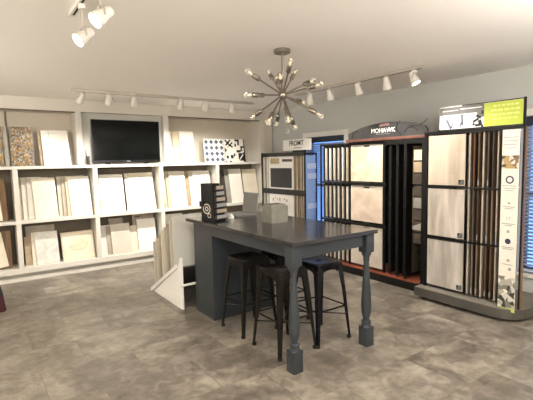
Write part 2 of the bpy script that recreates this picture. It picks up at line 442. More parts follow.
lb = board(1.93, 2.25, Z1, .545, 6.155, 'taupe', 'tall brown-grey board with small label behind the brightest white board', .17, G2)
BASE[lb.name] = Vector((0, 0, 0)); obj('label_sticker', box(nb(), -.13, -.05, -.002, 0, .49, .505), M['darkink'], lb)
board(2.40, 2.70, Z1, .50, 6.09, 'white', 'white board on the bottom shelf hidden partly by the leaning board rack', .2, G2)
board(2.80, 3.15, Z1, .48, 6.09, 'cream', 'cream board on the bottom shelf behind the island', .2, G2)
# top row
board(.44, .69, Z3, .50, 6.14, 'mosaic', 'gold and grey mosaic sheet board on the top shelf, the wider one', .12, G3)
board(.20, .36, Z3, .50, 6.14, 'mosaic', 'mosaic board cut by the left picture edge on the top shelf', .12, G3)
board(.375, .42, Z3, .50, 6.12, 'grey', 'narrow grey mosaic strip between the two mosaic boards', .12, G3, roll=-.02)
wb = board(.80, 1.12, Z3, .47, 6.11, 'white', 'large white board with thin grey lines leaning on the top shelf', .2, G3, roll=-.03)
BASE[wb.name] = Vector((0, 0, 0))
bm = nb(); box(bm, -.07, -.066, -.0015, 0, 0, .47); box(bm, -.16, .04, -.0015, 0, .43, .433)
obj('grey_line', bm, M['greyink'], wb)
board(.765, .80, Z3, .47, 6.15, 'tan', 'thin tan edge strip left of the large lined white board', .2, G3, roll=-.03)
board(2.70, 2.94, Z3, .50, 6.11, 'white', 'wide blank white board on the top shelf right of the television', .18, G3)
board(2.595, 2.76, Z3, .50, 6.14, 'beige', 'beige wood strip board between the white ones right of the television', .18, G3)
board(2.505, 2.66, Z3, .50, 6.17, 'white', 'white sliver board at the left end, right of the television', .18, G3)
# patterned tiles
def tile_board(x0, x1, label, cells):
    o = board(x0, x1, Z3, .385, 6.12, 'white', label, .14, G3)
    BASE[o.name] = Vector((0, 0, 0))
    return o
pb = tile_board(3.105, 3.475, 'white tile board with a grid of grey-blue diamonds', 0)
bm = nb()
for i in range(4):
    for j in range(4):
        cx, cz = -.185+.046+i*.0925, .046+j*.0965
        prism(bm, [(cx-.040, cz), (cx, cz-.040), (cx+.040, cz), (cx, cz+.040)], 'y', -.0015, 0)
obj('diamond_pattern', bm, mat('diamond_blue', (84, 90, 108), .4), pb)
bm = nb()
for i in range(5):
    for j in range(5):
        cx, cz = -.185+i*.0925, .0+j*.0965
        cx = min(max(cx, -.172), .172); cz = min(max(cz, .013), .372)
        prism(bm, [(cx-.012, cz), (cx, cz-.012), (cx+.012, cz), (cx, cz+.012)], 'y', -.0015, 0)
obj('small_diamonds', bm, mat('diamond_pale', (150, 156, 172), .4), pb)
gb2 = tile_board(3.49, 3.87, 'tile board with bold black and white geometric shapes', 0)
bm = nb()
def q(pts): prism(bm, [(a-.19, b) for a, b in pts], 'y', -.0015, 0)
q([(.0, .36), (.02, .38), (.12, .28), (.10, .26)]); q([(.10, .38), (.12, .36), (.03, .27), (.01, .29)])
q([(.02, .22), (.04, .24), (.14, .34), (.16, .32)]); q([(.14, .24), (.16, .26), (.10, .30), (.08, .28)])
q([(.20, .38), (.28, .38), (.28, .35), (.20, .35)]); q([(.25, .35), (.28, .35), (.28, .28), (.25, .28)])
q([(.19, .31), (.22, .31), (.22, .26), (.19, .26)]); q([(.30, .27), (.38, .27), (.38, .24), (.30, .24)])
q([(.30, .24), (.33, .24), (.33, .18), (.30, .18)]); q([(.22, .20), (.30, .20), (.30, .16), (.22, .16)])
q([(.26, .02), (.37, .02), (.37, .14)]); q([(.25, .03), (.25, .15), (.35, .15)])
q([(.345, .0), (.38, .0), (.38, .385), (.365, .385), (.365, .16), (.345, .16)])
q([(.02, .06), (.06, .06), (.06, .11), (.02, .11)]); q([(.10, .06), (.15, .06), (.15, .12), (.10, .12)]); q([(.0, .16), (.04, .20), (.0, .24)])
q([(.06, 0), (.12, 0), (.09, .03)]); q([(.0, .0), (.03, .0), (.0, .03)]); q([(.16, .16), (.20, .12), (.16, .08)])
go = obj('geometric_pattern', bm, M['darkink'], gb2)

# ------------------------------------------------------------------ island
isl = thing('kitchen_island', 'large dark blue-grey island table with turned legs and charcoal top', 'table', (2.08, 2.9, 0))
X0, X1, Y0, Y1, ZT = 1.675, 2.50, 2.105, 3.76, .912
obj('tabletop', box(nb(), X0, X1, Y0, Y1, ZT-.03, ZT, .004), M['top'], isl, world=True)
bx0, bx1, by0, by1 = 1.735, 2.42, 3.34, 3.71
bm = nb(); box(bm, bx0, bx1, by0, by1, 0, ZT-.031, .003)
obj('end_cabinet', bm, M['island'], isl, world=True)
ap = nb(); az0, az1 = ZT-.125, ZT-.0305
box(ap, X0+.055, X0+.075, Y0+.115, by0-.001, az0, az1); box(ap, X1-.075, X1-.055, Y0+.115, by0-.001, az0, az1)
box(ap, X0+.115, X1-.115, Y0+.05, Y0+.07, az0, az1)
obj('apron', ap, M['island'], isl, world=True)
def leg_bm(x, y):
    bm = nb(); s = .041
    box(bm, x-s, x+s, y-s, y+s, ZT-.175, ZT-.031, .002)
    # curved shoulders of the top block
    def ring(r, z, k): return None
    prof = [(.040, ZT-.175), (.037, ZT-.19), (.028, ZT-.208), (.023, ZT-.222), (.025, ZT-.235), (.021, ZT-.25), (.0225, ZT-.31),
            (.027, ZT-.38), (.033, ZT-.46), (.038, ZT-.54), (.040, ZT-.60), (.037, ZT-.65), (.029, ZT-.685), (.024, ZT-.70),
            (.024, ZT-.708), (.036, ZT-.715), (.038, ZT-.725), (.034, ZT-.735), (.036, ZT-.75), (.040, .152)]
    lathe(bm, prof, 20, Matrix.Translation((x, y, 0)))
    box(bm, x-s, x+s, y-s, y+s, 0, .15, .003)
    prism(bm, [(x-s, y-s), (x+s, y-s), (x+s, y+s), (x-s, y+s)], 'z', .15, .152)
    return bm
for x, y in ((1.737, 2.178), (2.447, 2.172)):
    obj('leg', leg_bm(x, y), M['island'], isl, world=True, smooth=True)

# ------------------------------------------------------------------ stools
def make_stool(m, label, loc, rz=0):
    t = thing('metal_stool', label, 'stool', loc, rz, 'stools at the island')
    hs, zt = .15, .638
    # seat: pressed pan with a rounded square outline, rolled edge and a hand slot
    bm = nb()
    def outline(h, r, z, n=5):
        pts = []
        for cx, cy, a0 in ((h-r, h-r, 0), (-h+r, h-r, PI/2), (-h+r, -h+r, PI), (h-r, -h+r, 3*PI/2)):
            for k in range(n):
                a = a0 + PI/2*k/(n-1); pts.append((cx+r*math.cos(a), cy+r*math.sin(a), z))
        return pts
    rings = [outline(.131, .042, zt-.045), outline(.136, .042, zt-.012), outline(.133, .040, zt-.003), outline(.124, .035, zt), outline(.108, .028, zt-.004)]
    slot = []
    n = len(rings[0])
    for x_, y_, z_ in rings[0]:
        a = math.atan2(y_, x_); slot.append((.042*math.cos(a), .016*math.sin(a), zt-.005))
    slot2 = [(a, b, zt-.014) for a, b, c in slot]
    under = [(a*.97, b*.97, zt-.045) for a, b, c in rings[0]]
    under2 = outline(.100, .028, zt-.014)
    seq = [under, *rings, slot, slot2, under2]
    V = [[bm.verts.new(p) for p in r] for r in seq]
    for A, B in zip(V, V[1:] + V[:1]):
        for k in range(n): bm.faces.new((A[k], A[(k+1) % n], B[(k+1) % n], B[k]))
    obj('seat', bm, m, t, smooth=True)
    fo = .178
    for sx, sy in ((-1, -1), (1, -1), (1, 1), (-1, 1)):
        # leg: folded sheet, an L section wide at the seat and narrow at the foot
        bm = nb()
        sec = []
        for z, c, w in ((zt-.014, .131, .056), (zt-.05, .134, .052), (.42, .149, .038), (.22, .163, .030), (.02, fo, .022)):
            C_ = Vector((sx*c, sy*c, z)); tk = .004
            sec.append([Vector(p) for p in (
                (sx*c, sy*c, z), (sx*(c-w), sy*(c), z), (sx*(c-w), sy*(c-tk), z), (sx*(c-w*.45), sy*(c-w*.30), z),
                (sx*(c-w*.30), sy*(c-w*.45), z), (sx*(c-tk), sy*(c-w), z), (sx*c, sy*(c-w), z))])
        vv = [[bm.verts.new(p) for p in s_] for s_ in sec]
        for A, B in zip(vv, vv[1:]):
            for k in range(7): bm.faces.new((A[k], A[(k+1) % 7], B[(k+1) % 7], B[k]))
        bm.faces.new(vv[0]); bm.faces.new(vv[-1][::-1])
        lg = obj('leg', bm, m, t)
        c = fo-.010
        f = obj('foot_cap', box(nb(), sx*c-.013, sx*c+.013, sy*c-.013, sy*c+.013, 0, .024, .003), M['rubber'], lg)
    # arched gussets under the seat
    for k in range(4):
        bm = nb(); pts = [(-.078, zt-.046), (.078, zt-.046), (.084, zt-.075)]
        for i in range(9):
            a = PI*i/8; pts.append((.077*math.cos(a), zt-.085+.028*math.sin(a)))
        pts.append((-.084, zt-.075))
        prism(bm, pts, 'y', -.130, -.127)
        bmesh.ops.rotate(bm, verts=bm.verts, matrix=Matrix.Rotation(k*PI/2, 3, 'Z'))
        obj('gusset', bm, m, t)
    for k in range(4):
        bm = nb(); z = .27; c = .152
        tube(bm, [(-c, -c, z), (c, -c, z)], .007, 8)
        bmesh.ops.rotate(bm, verts=bm.verts, matrix=Matrix.Rotation(k*PI/2, 3, 'Z'))
        obj('rung', bm, m, t)
    for s in (-1, 1):
        bm = nb(); z = .20 + (.012 if s > 0 else 0); c = .155
        tube(bm, [(-c, -s*c, z), (c, s*c, z)], .005, 8)
        obj('cross_brace', bm, m, t)
    return t
sA = make_stool(M['gun'], 'gunmetal stool beside the island cabinet, leftmost of the stools', (1.91, 3.02, 0))
sC = make_stool(M['navy'], 'black stool with bluish shiny seat between the two turned legs', (2.27, 2.515, 0))
dup(sA, (1.915, 2.53, 0), 'gunmetal stool nearest the camera, directly behind the left turned leg')
dup(sC, (2.27, 3.02, 0), 'black stool at the back, half hidden behind the near gunmetal stool')

# ------------------------------------------------------------------ things on the island
bt = thing('brochure_tower', 'black tapered countertop tower with stepped brochure pockets', 'brochure stand', (1.835, 3.43, ZT), math.radians(18))
bm = nb()
def frus(bm, a, b, z0, z1):
    A = [bm.verts.new((x, y, z0)) for x, y in a]; B = [bm.verts.new((x, y, z1)) for x, y in b]
    bm.faces.new(A[::-1]); bm.faces.new(B)
    for k in range(len(a)): bm.faces.new((A[k], A[(k+1) % len(a)], B[(k+1) % len(a)], B[k]))
frus(bm, [(-.09, -.06), (.06, -.06), (.06, .10), (-.09, .10)], [(-.09, -.05), (.0, -.05), (.0, .10), (-.09, .10)], 0, .34)
obj('body', bm, M['black'], bt)
for k in range(6):
    z0 = .015 + k*.053; x1 = .065-.0095*k
    bm = nb(); prism(bm, [(-.086, z0), (x1+.006, z0), (x1, z0+.036), (-.086, z0+.036)], 'y', -.085, -.0615)
    pk = obj('pocket', bm, M['charcoal'], bt)
    obj('brochure', box(nb(), -.078, x1-.006, -.088, -.0855, z0+.008, z0+.040), BM['taupe'] if k % 2 else M['greyink'], pk)
bm = nb()
for cy, cz, r0, r1, n in ((.03, .11, .038, .047, 20), (.03, .11, .012, .022, 14), (.0, .05, .016, .022, 14)):
    for i in range(n):
        a0 = 2*PI*i/n; a1 = 2*PI*(i+.85)/n
        P = lambda a, rr: (cy+rr*math.cos(a), cz+rr*math.sin(a))
        prism(bm, [P(a0, r0), P(a0, r1), P(a1, r1), P(a1, r0)], 'x', -.0915, -.0902)
obj('emblem', bm, BM['greige'], bt)
obj('side_tab', box(nb(), -.115, -.0905, .06, .10, .13, .18, .004), M['black'], bt)

cu = thing('card_holder', 'tiny white card holder beside the brochure tower on the island', 'card holder', (1.985, 3.43, ZT), .3)
bm = nb(); prism(bm, [(-.022, 0), (.022, 0), (.022, .018), (-.01, .048), (-.022, .048)], 'y', -.028, .028)
obj('holder', bm, M['white'], cu)
obj('cards', box(nb(), -.004, .004, -.022, .022, .034, .058, .001), M['greyink'], cu)

lp = thing('laptop', 'open grey laptop turned sideways at the far end of the island', 'laptop', (2.30, 3.60, ZT), math.radians(-2))
obj('base', box(nb(), -.23, 0, -.15, .13, 0, .018, .004), M['laptop'], lp)
obj('keyboard', box(nb(), -.21, -.07, -.13, .11, .0182, .0195), M['greyink'], lp)
bm = nb(); box(bm, 0, .008, -.15, .13, 0, .20, .003, Matrix.Translation((0, 0, .019)) @ Matrix.Rotation(.12, 4, 'Y'))
ld = obj('lid', bm, M['laptop'], lp)
bm = nb(); box(bm, -.0012, -.0002, -.14, .12, .01, .19, 0, Matrix.Translation((0, 0, .019)) @ Matrix.Rotation(.12, 4, 'Y'))
obj('screen', bm, M['laptopscr'], ld)

tb = thing('tissue_box', 'square taupe tissue box cover near the middle of the island top', 'tissue box', (2.165, 2.965, ZT), math.radians(-5))
bm = nb(); s, h = .083, .145
frus(bm, [(-s, -s), (s, -s), (s, s), (-s, s)], [(-s, -s), (s, -s), (s, s), (-s, s)], 0, h)
obj('cover', bm, M['boxmetal'], tb)
bm = nb(); frus(bm, [(-s+.012, -s+.012), (s-.012, -s+.012), (s-.012, s-.012), (-s+.012, s-.012)], [(-s+.016, -s+.016), (s-.016, -s+.016), (s-.016, s-.016), (-s+.016, s-.016)], h+.0005, h+.012)
obj('raised_lid', bm, M['boxmetal'], tb)
obj('opening', lathe(nb(), [(.045, h+.0125), (.045, h+.014)], 24, Matrix.Diagonal((1, .55, 1, 1))), M['rubber'], tb)

# ------------------------------------------------------------------ floor rack of leaning boards
rk = thing('board_rack', 'white wedge-shaped floor rack at the end of the island', 'display rack', (1.9, 4.2, 0))
for x in (1.625, 2.22):
    bm = nb(); prism(bm, [(3.80, 0), (3.80, .515), (3.825, .515), (3.86, .43), (4.62, 0)], 'x', x, x+.022)
    obj('side_panel', bm, M['white'], rk, world=True)
bm = nb()
prism(bm, [(3.87, .398), (3.87, .413), (4.62, -.0+.012), (4.60, .001)], 'x', 1.6475, 2.2195)
obj('sloped_shelf', bm, M['greysign'], rk, world=True)
obj('crossbar', tube(nb(), [(1.60, 3.785, .245), (1.95, 3.785, .25)], .012, 10), M['white'], rk, world=True)
bm = nb()
prism(bm, [(3.87, .405), (3.87, .445), (4.64, .03), (4.64, 0), (4.60, 0)], 'x', 1.608, 1.6245)
obj('edge_rail', bm, M['trim'], rk, world=True)
gk = 'boards standing in the floor rack'
RB = ['greige', 'greige', 'taupe', 'cream', 'greige', 'taupe', 'greige', 'taupe']
names = ['lowest board in the floor rack, at its far left end', 'second lowest board in the floor rack', 'third board from the low end of the floor rack',
         'cream-edged board in the middle of the floor rack', 'board just right of the middle of the floor rack', 'third board from the tall end of the floor rack',
         'second tallest board in the floor rack', 'big pale grey board at the tall near end of the floor rack, face visible']
for i in range(8):
    y = 4.585 - i*.082
    zb = .038 + (4.62-y)*.402/.75
    bm = nb(); box(bm, -.285, .283, 0, .022, 0, .505+i*.006, .002)
    o = obj('sample_board', bm, M['paletv'] if i == 7 else BM[RB[i]], loc=(1.935, y-.005, zb)); o.rotation_euler = (-.03, 0, 0)
    tag(o, names[i], 'sample board', gk)

# ------------------------------------------------------------------ wood sample rack (right)
wr = thing('flooring_rack', 'tall flooring sample rack with whitish planks, brown fins and lime header', 'display rack', (4.05, 2.15, 0))
def rounded(x0, x1, y0, y1, r, corners, n=8):
    """outline, counter-clockwise from (x0,y0); corners: set of indexes to round"""
    P = [(x0, y0), (x1, y0), (x1, y1), (x0, y1)]; out = []
    dirs = [((1, 1), PI), ((-1, 1), 1.5*PI), ((-1, -1), 0), ((1, -1), .5*PI)]
    for i, (x, y) in enumerate(P):
        if i in corners:
            (sx, sy), a0 = dirs[i]; rr = r if i in corners else 0
            for k in range(n+1):
                a = a0+PI/2*k/n; out.append((x+sx*rr+rr*math.cos(a), y+sy*rr+rr*math.sin(a)))
        else: out.append((x, y))
    return out
bm = nb(); prism(bm, rounded(3.69, 4.365, 1.62, 2.63, .22, {0}), 'z', .035, .118)
obj('platform', bm, M['platedge'], wr, world=True)
bm = nb(); prism(bm, rounded(3.695, 4.365, 1.625, 2.625, .215, {0}), 'z', .1185, .124)
obj('platform_top', bm, M['plat'], wr, world=True)
for x, y in ((3.80, 1.85), (3.76, 2.55), (4.28, 1.75), (4.28, 2.55)):
    obj('caster', lathe(nb(), [(.028, 0), (.03, .005), (.03, .03), (.026, .0345)], 14, Matrix.Translation((x, y, 0))), M['rubber'], wr, world=True)
bm = nb()
box(bm, 3.79, 3.82, 2.565, 2.60, .1245, 1.70); box(bm, 4.30, 4.33, 2.565, 2.60, .1245, 1.70)
box(bm, 3.785, 3.80, 1.652, 1.664, .1245, 1.93); box(bm, 4.26, 4.29, 1.95, 1.97, .1245, 1.70)
box(bm, 3.785, 3.815, 1.661, 2.60, 1.672, 1.70); box(bm, 4.26, 4.29, 1.971, 2.60, 1.672, 1.70)
box(bm, 3.816, 4.30, 2.57, 2.60, 1.672, 1.70); box(bm, 3.816, 4.26, 1.95, 1.97, 1.672, 1.70)
obj('frame', bm, M['black'], wr, world=True)
obj('side_board', box(nb(), 3.80, 3.84, 1.652, 1.664, .1245, 1.69), BM['brown'], wr, world=True)
obj('side_board', box(nb(), 3.83, 4.29, 2.58, 2.592, .1245, 1.671), M['black'], wr, world=True)
def plank_mat(name, c1, c2, seam):
    m = noise_mat(name, c1, c2, (6, 9, 1.6), .45, detail=6, dist=.3); nt = m.node_tree; N = nt.nodes; L = nt.links
    b = N['Principled BSDF']; src = b.inputs['Base Color'].links[0].from_socket
    tc = N.new('ShaderNodeTexCoord'); mp = N.new('ShaderNodeMapping'); mp.inputs['Rotation'].default_value = (0, PI/2, PI/2)
    sp = N.new('ShaderNodeSeparateXYZ'); cb = N.new('ShaderNodeCombineXYZ')
    L.new(tc.outputs['Object'], sp.inputs[0]); L.new(sp.outputs['Z'], cb.inputs[0]); L.new(sp.outputs['Y'], cb.inputs[1])
    br = N.new('ShaderNodeTexBrick'); br.inputs['Scale'].default_value = 1; br.inputs['Brick Width'].default_value = .43; br.inputs['Row Height'].default_value = .115
    br.inputs['Mortar Size'].default_value = .002; br.inputs['Color1'].default_value = (1, 1, 1, 1); br.inputs['Color2'].default_value = (.91, .89, .87, 1); br.inputs['Mortar'].default_value = seam
    L.new(cb.outputs[0], br.inputs['Vector'])
    mx = N.new('ShaderNodeMix'); mx.data_type = 'RGBA'; mx.blend_type = 'MULTIPLY'; mx.inputs[0].default_value = 1
    L.new(src, mx.inputs[6]); L.new(br.outputs['Color'], mx.inputs[7]); L.new(mx.outputs[2], b.inputs['Base Color'])
    return m
PL = [plank_mat('plank_grey', (148, 141, 132), (204, 198, 189), (.80, .78, .76, 1)), plank_mat('plank_pale', (166, 156, 144), (212, 203, 192), (.82, .8, .78, 1)), plank_mat('plank_cream', (176, 160, 142), (204, 190, 172), (.84, .8, .76, 1))]
rows = [(.145, .630, 0), (.655, 1.145, 1), (1.165, 1.665, 2)]
for z0, z1, k in rows:
    bm = nb(); box(bm, 3.800, 3.822, 2.160, 2.560, z0, z1)
    fr = obj('sample_panel_frame', bm, M['black'], wr, world=True)
    obj('plank_face', box(nb(), 3.792, 3.7995, 2.168, 2.552, z0+.010, z1-.006, .001), PL[k], fr, world=True)
    obj('label_card', box(nb(), 3.7895, 3.7915, 2.176, 2.229, z0+.022, z0+.066), M['darkink'], fr, world=True)
    for j in range(3):
        obj('label_line', box(nb(), 3.7885, 3.7894, 2.182, 2.222-.008*j, z0+.03+j*.011, z0+.034+j*.011), M['greyink'], fr, world=True)
FC = [(150, 140, 126), (92, 72, 54), (120, 110, 98), (66, 54, 44), (124, 106, 86), (80, 68, 58), (98, 80, 62), (62, 50, 40), (96, 66, 46)]
finm = [noise_mat('fin_wood', tuple(int(v*.88) for v in c), c, (5, 5, 1.2), .45, detail=5) for c in FC]
for z0, z1, k in rows:
    for j in range(8):
        y = 2.135-j*.043
        bm = nb(); box(bm, 3.812, min(4.25, 3.80+(y-1.70)/.44), y-.009, y+.001, z0, z1)
        fn = obj('sample_fin', bm, finm[(j*3+k*2) % 9], wr, world=True)
        obj('fin_edge', box(nb(), 3.802, 3.8115, y-.010, y+.002, z0, z1), finm[(j*2+k*3) % 9] if j % 3 else BM['taupe'], fn, world=True)
        if j % 2 == 0 or k == 0:
            obj('fin_tag', box(nb(), 3.8005, 3.8018, y-.009, y+.001, z0+.02, z0+.07), M['greyink'], fn, world=True)
for z in (.638, 1.152): obj('row_bar', box(nb(), 3.786, 3.80, 1.87, 2.564, z, z+.012), M['black'], wr, world=True)
# banner
bn = obj('side_banner', box(nb(), 3.745, 3.752, 1.672, 1.812, .10, 1.668), M['banner'], wr, world=True)
bx = 3.7445
def onb(name, y0, y1, z0, z1, m, d=.001): return obj(name, box(nb(), bx-d, bx, y0, y1, z0, z1), m, bn, world=True)
onb('photo_patch', 1.673, 1.811, 1.34, 1.45, checker_mosaic('photo_warm', [(206, 196, 178), (120, 100, 72), (210, 200, 184), (88, 74, 58), (168, 140, 92)], (30, 30, 34)))
ring = nb(); lathe(ring, [(.022, 0), (.034, 0), (.034, .001), (.022, .001)], 24, faceX(bx, 1.742, 1.245))
bmesh.ops.delete(ring, geom=[f for f in ring.faces if len(f.verts) > 4], context='FACES_ONLY')
for k in range(24): pass
obj('round_emblem', ring, M['navyink'], bn, world=True)
for y, z, r in ((1.742, 1.045, .010), (1.742, .80, .013), (1.742, .715, .024), (1.735, .55, .012), (1.72, .475, .014)):
    obj('icon', lathe(nb(), [(r, 0), (r, .001)], 16, faceX(bx, y, z)), M['navyink'] if r > .02 else M['greyink'], bn, world=True)
text('lettering', 'LT', .035, M['greyink'], bn, faceX(bx-.0005, 1.742, .915))
ln = nb()
for z, w in ((1.60, .06), (1.57, .055), (1.54, .06), (1.51, .04), (1.19, .055), (1.17, .05), (1.15, .03), (1.01, .05), (.995, .035), (.865, .055), (.85, .03), (.66, .05), (.645, .04), (.51, .045)):
    box(ln, bx-.0008, bx, 1.742-w, 1.742+w, z, z+.006)
obj('small_print', ln, M['greyink'], bn, world=True)
onb('photo_patch', 1.673, 1.811, .13, .405, checker_mosaic('photo_mono', [(196, 194, 186), (120, 118, 108), (224, 220, 210), (60, 60, 54), (170, 166, 150)], (26, 26, 30)))
onb('green_strip', 1.673, 1.811, .101, .129, M['green'])
# header
hd = obj('header_sign', box(nb(), 3.783, 3.80, 1.665, 2.43, 1.7005, 1.925, .002), M['paper'], wr, world=True)
hx = 3.7825
def onh(name, y0, y1, z0, z1, m, d=.0015): return obj(name, box(nb(), hx-d, hx, y0, y1, z0, z1), m, hd, world=True)
onh('green_panel', 1.668, 1.995, 1.712, 1.915, M['green'])
onh('grey_band', 1.996, 2.425, 1.845, 1.915, M['greysign'])
onh('grey_band', 1.996, 2.06, 1.80, 1.8445, M['greysign'])
bm = nb(); box(bm, hx-.004, hx+.02, 1.658, 1.6675, 1.70, 1.93); box(bm, hx-.004, hx+.02, 1.6675, 2.44, 1.701, 1.711); box(bm, hx-.004, hx+.02, 1.6675, 2.2, 1.917, 1.925)
obj('header_edge', bm, M['black'], hd, world=True)
ph = nb()
for y, z, w, h, a in ((2.335, 1.76, .022, .10, .5), (2.30, 1.745, .013, .055, -.3), (2.20, 1.79, .022, .10, .1), (2.215, 1.75, .015, .05, -.3)):
    box(ph, -w/2, w/2, -h/2, h/2, 0, .0012, 0, faceX(hx, y, z, a))
obj('photo_figures', ph, mat('photo_slate', (96, 96, 112), .5), hd, world=True)
ph = nb()
for y, z, w, h, a in ((2.045, 1.805, .05, .02, -.5), (2.07, 1.775, .06, .02, .5), (2.03, 1.75, .03, .05, .2), (2.01, 1.84, .02, .03, 0), (2.09, 1.74, .02, .02, .6), (2.05, 1.73, .05, .02, .1), (2.0+.01, 1.72, .02, .02, 0)):
    box(ph, -w/2, w/2, -h/2, h/2, 0, .0012, 0, faceX(hx-.0016, y, z, a))
obj('photo_leaves', ph, M['darkink'], hd, world=True)
ln = nb()
for r in range(4):
    z = 1.885-r*.038; y = 1.945-.01*(r % 2)-(.0 if r else .03)
    while y > 1.72:
        w = random.uniform(.02, .05); box(ln, hx-.0022, hx-.0015, y-w, y, z-.010 if r < 3 else z-.006, z+.006); y -= w+.010
obj('headline', ln, M['paleink'], hd, world=True)
ln = nb()
box(ln, hx-.0022, hx-.0015, 2.02, 2.22, 1.885, 1.893); box(ln, hx-.0022, hx-.0015, 2.24, 2.40, 1.880, 1.886)
obj('headline', ln, M['paper'], hd, world=True)

# ------------------------------------------------------------------ tile rack with arched header
tk = thing('tile_rack', 'black tile sample rack with arched grey header and cherry red base', 'display rack', (4.1, 3.5, 0))
bm = nb(); prism(bm, rounded(3.875, 4.362, 2.70, 4.30, .06, {0}), 'z', 0, .085)
obj('platform', bm, M['black'], tk, world=True)
bm = nb(); prism(bm, rounded(3.88, 4.362, 2.705, 4.295, .055, {0}), 'z', .0855, .097)
obj('platform_top', bm, M['redtop'], tk, world=True)
bm = nb()
box(bm, 3.90, 4.36, 2.672, 2.705, .0, 1.66)
obj('end_panel', bm, M['black'], tk, world=True)
bm = nb()
box(bm, 3.945, 3.965, 3.775, 3.795, .0975, 1.655); box(bm, 3.945, 3.965, 3.225, 3.245, .0975, 1.655)
box(bm, 4.33, 4.36, 4.27, 4.30, .0975, 1.655); box(bm, 4.33, 4.36, 2.71, 2.74, .0975, 1.655)
for z in (1.640, 1.145, .645): box(bm, 3.935, 3.955, 3.20, 4.32, z-.012, z+.012)
box(bm, 3.935, 3.955, 4.305, 4.32, .0975, 1.64)
obj('frame', bm, M['black'], tk, world=True)
obj('top_board', box(nb(), 3.90, 4.30, 2.66, 3.80, 1.657, 1.687, .003), noise_mat('rosewood', (84, 52, 44), (108, 70, 60), (3, 8, 3), .4), tk, world=True)
# arched header
pts = [(2.66, 1.688), (3.775, 1.688)]
for k in range(17):
    u = k/16; y = 3.775-(3.775-2.69)*u
    z = 1.745+.125*math.sin(PI*(.06+u*.88))**.75 - .02*(1-u)
    pts.append((y, z))
pts.append((2.66, 1.74))
bm = nb(); prism(bm, pts, 'x', 3.925, 3.945)
mh = obj('arched_header', bm, M['chargrey'], tk, world=True)
hx2 = 3.9245
def arc(cy, cz, r, a0, a1, w=.004, n=16, sy=1):
    bm = nb()
    for i in range(n):
        b0 = a0+(a1-a0)*i/n; b1 = a0+(a1-a0)*(i+1)/n
        P = lambda a, rr: (cy+rr*math.cos(a)*sy, cz+rr*math.sin(a))
        prism(bm, [P(b0, r-w), P(b0, r+w), P(b1, r+w), P(b1, r-w)], 'x', hx2-.0015, hx2)
    return bm
obj('swirl', arc(2.86, 1.72, .062, .1, PI-.1, sy=1.3), M['black'], mh, world=True)
obj('swirl', arc(2.93, 1.79, .085, -1.2, .9, .004, 16, 1.4), M['black'], mh, world=True)
obj('swirl', arc(2.82, 1.90, .11, 3.6, 5.2, .003, 16, 1.6), M['black'], mh, world=True)
obj('swirl', arc(3.62, 1.70, .085, -.1, 1.6, .004, 16, 1.2), M['black'], mh, world=True)
obj('rose_patch', prism(nb(), [(3.14, 1.822), (3.30, 1.812), (3.28, 1.842), (3.16, 1.852)], 'x', hx2-.001, hx2), M['rose'], mh, world=True)
text('lettering', 'MOHAWK', .074, M['paper'], mh, faceX(hx2-.001, 3.24, 1.768), bold=0)
obj('underline', box(nb(), hx2-.0012, hx2, 3.14, 3.34, 1.727, 1.731), M['greyink'], mh, world=True)
TM = [noise_mat('tile_cream', (196, 178, 152), (222, 206, 184), (5, 5, 5), .4, detail=6, dist=1), noise_mat('tile_rosy', (196, 176, 156), (224, 206, 188), (4, 4, 4), .4, detail=6, dist=1), noise_mat('tile_pale', (198, 188, 172), (216, 206, 192), (6, 6, 6), .4, detail=6)]
trow = [(1.16, 1.63, 0), (.665, 1.13, 1), (.115, .63, 2)]
for z0, z1, k in trow:
    fr = obj('sample_panel_frame', box(nb(), 3.956, 3.972, 3.25, 3.772, z0, z1), M['black'], tk, world=True)
    obj('tile_face', box(nb(), 3.949, 3.9555, 3.262, 3.762, z0+.012, z1-.045, .001), TM[k], fr, world=True)
    obj('label_strip', box(nb(), 3.9515, 3.9555, 3.262, 3.762, z1-.043, z1-.012), BM['greige'], fr, world=True)
    obj('label_logo', box(nb(), 3.9500, 3.9514, 3.46, 3.55, z1-.038, z1-.018), M['darkink'], fr, world=True)
    obj('label_text', box(nb(), 3.9500, 3.9514, 3.60, 3.73, z1-.032, z1-.026), M['greyink'], fr, world=True)
    for j in range(6):
        y = 3.855+j*.078
        fn = obj('sample_fin', box(nb(), 3.944, 4.32, y-.010, y+.016, z0, z1), M['black'], tk, world=True)
        obj('tile_face', box(nb(), 3.953, 4.31, y-.028, y-.0105, z0+.012, z1-.03), [TM[0], BM['white'], TM[1], BM['cream'], BM['white'], BM['cream']][(j+k) % 6], fn, world=True)
# swung-open black leaves on the right half
for j, (y, x, c) in enumerate(((3.14, 3.93, 'cream'), (3.03, 3.915, 'greige'), (2.92, 3.905, 'tan'))):
    lf = obj('swing_leaf', box(nb(), x, 4.33, y-.020, y+.016, .125, 1.60, .003), M['black'], tk, world=True)
    for z0, z1 in ((.66, 1.12), (1.16, 1.58), (.15, .62)):
        obj('tile_face', box(nb(), x+.115, 4.30, y-.024, y-.0205, z0, z1), BM[c] if z0 > .2 else BM['dark'], lf, world=True)
    obj('leaf_handle', box(nb(), x-.012, x-.001, y-.010, y+.006, .86, .90), M['black'], lf, world=True)
    obj('leaf_foot', tube(nb(), [(x+.02, y, .0975), (x+.02, y, .124)], .012, 10), M['black'], lf, world=True)
for x in (3.95, 4.1, 4.25):
    obj('top_hook', tube(nb(), [(x, 2.74, 1.61), (x, 3.20, 1.61)], .006, 8), M['black'], tk, world=True)
obj('top_rail', box(nb(), 3.905, 3.925, 2.706, 3.20, 1.602, 1.656), M['black'], tk, world=True)
obj('rear_panel', box(nb(), 4.345, 4.36, 2.745, 3.80, .0975, 1.64), M['black'], tk, world=True)
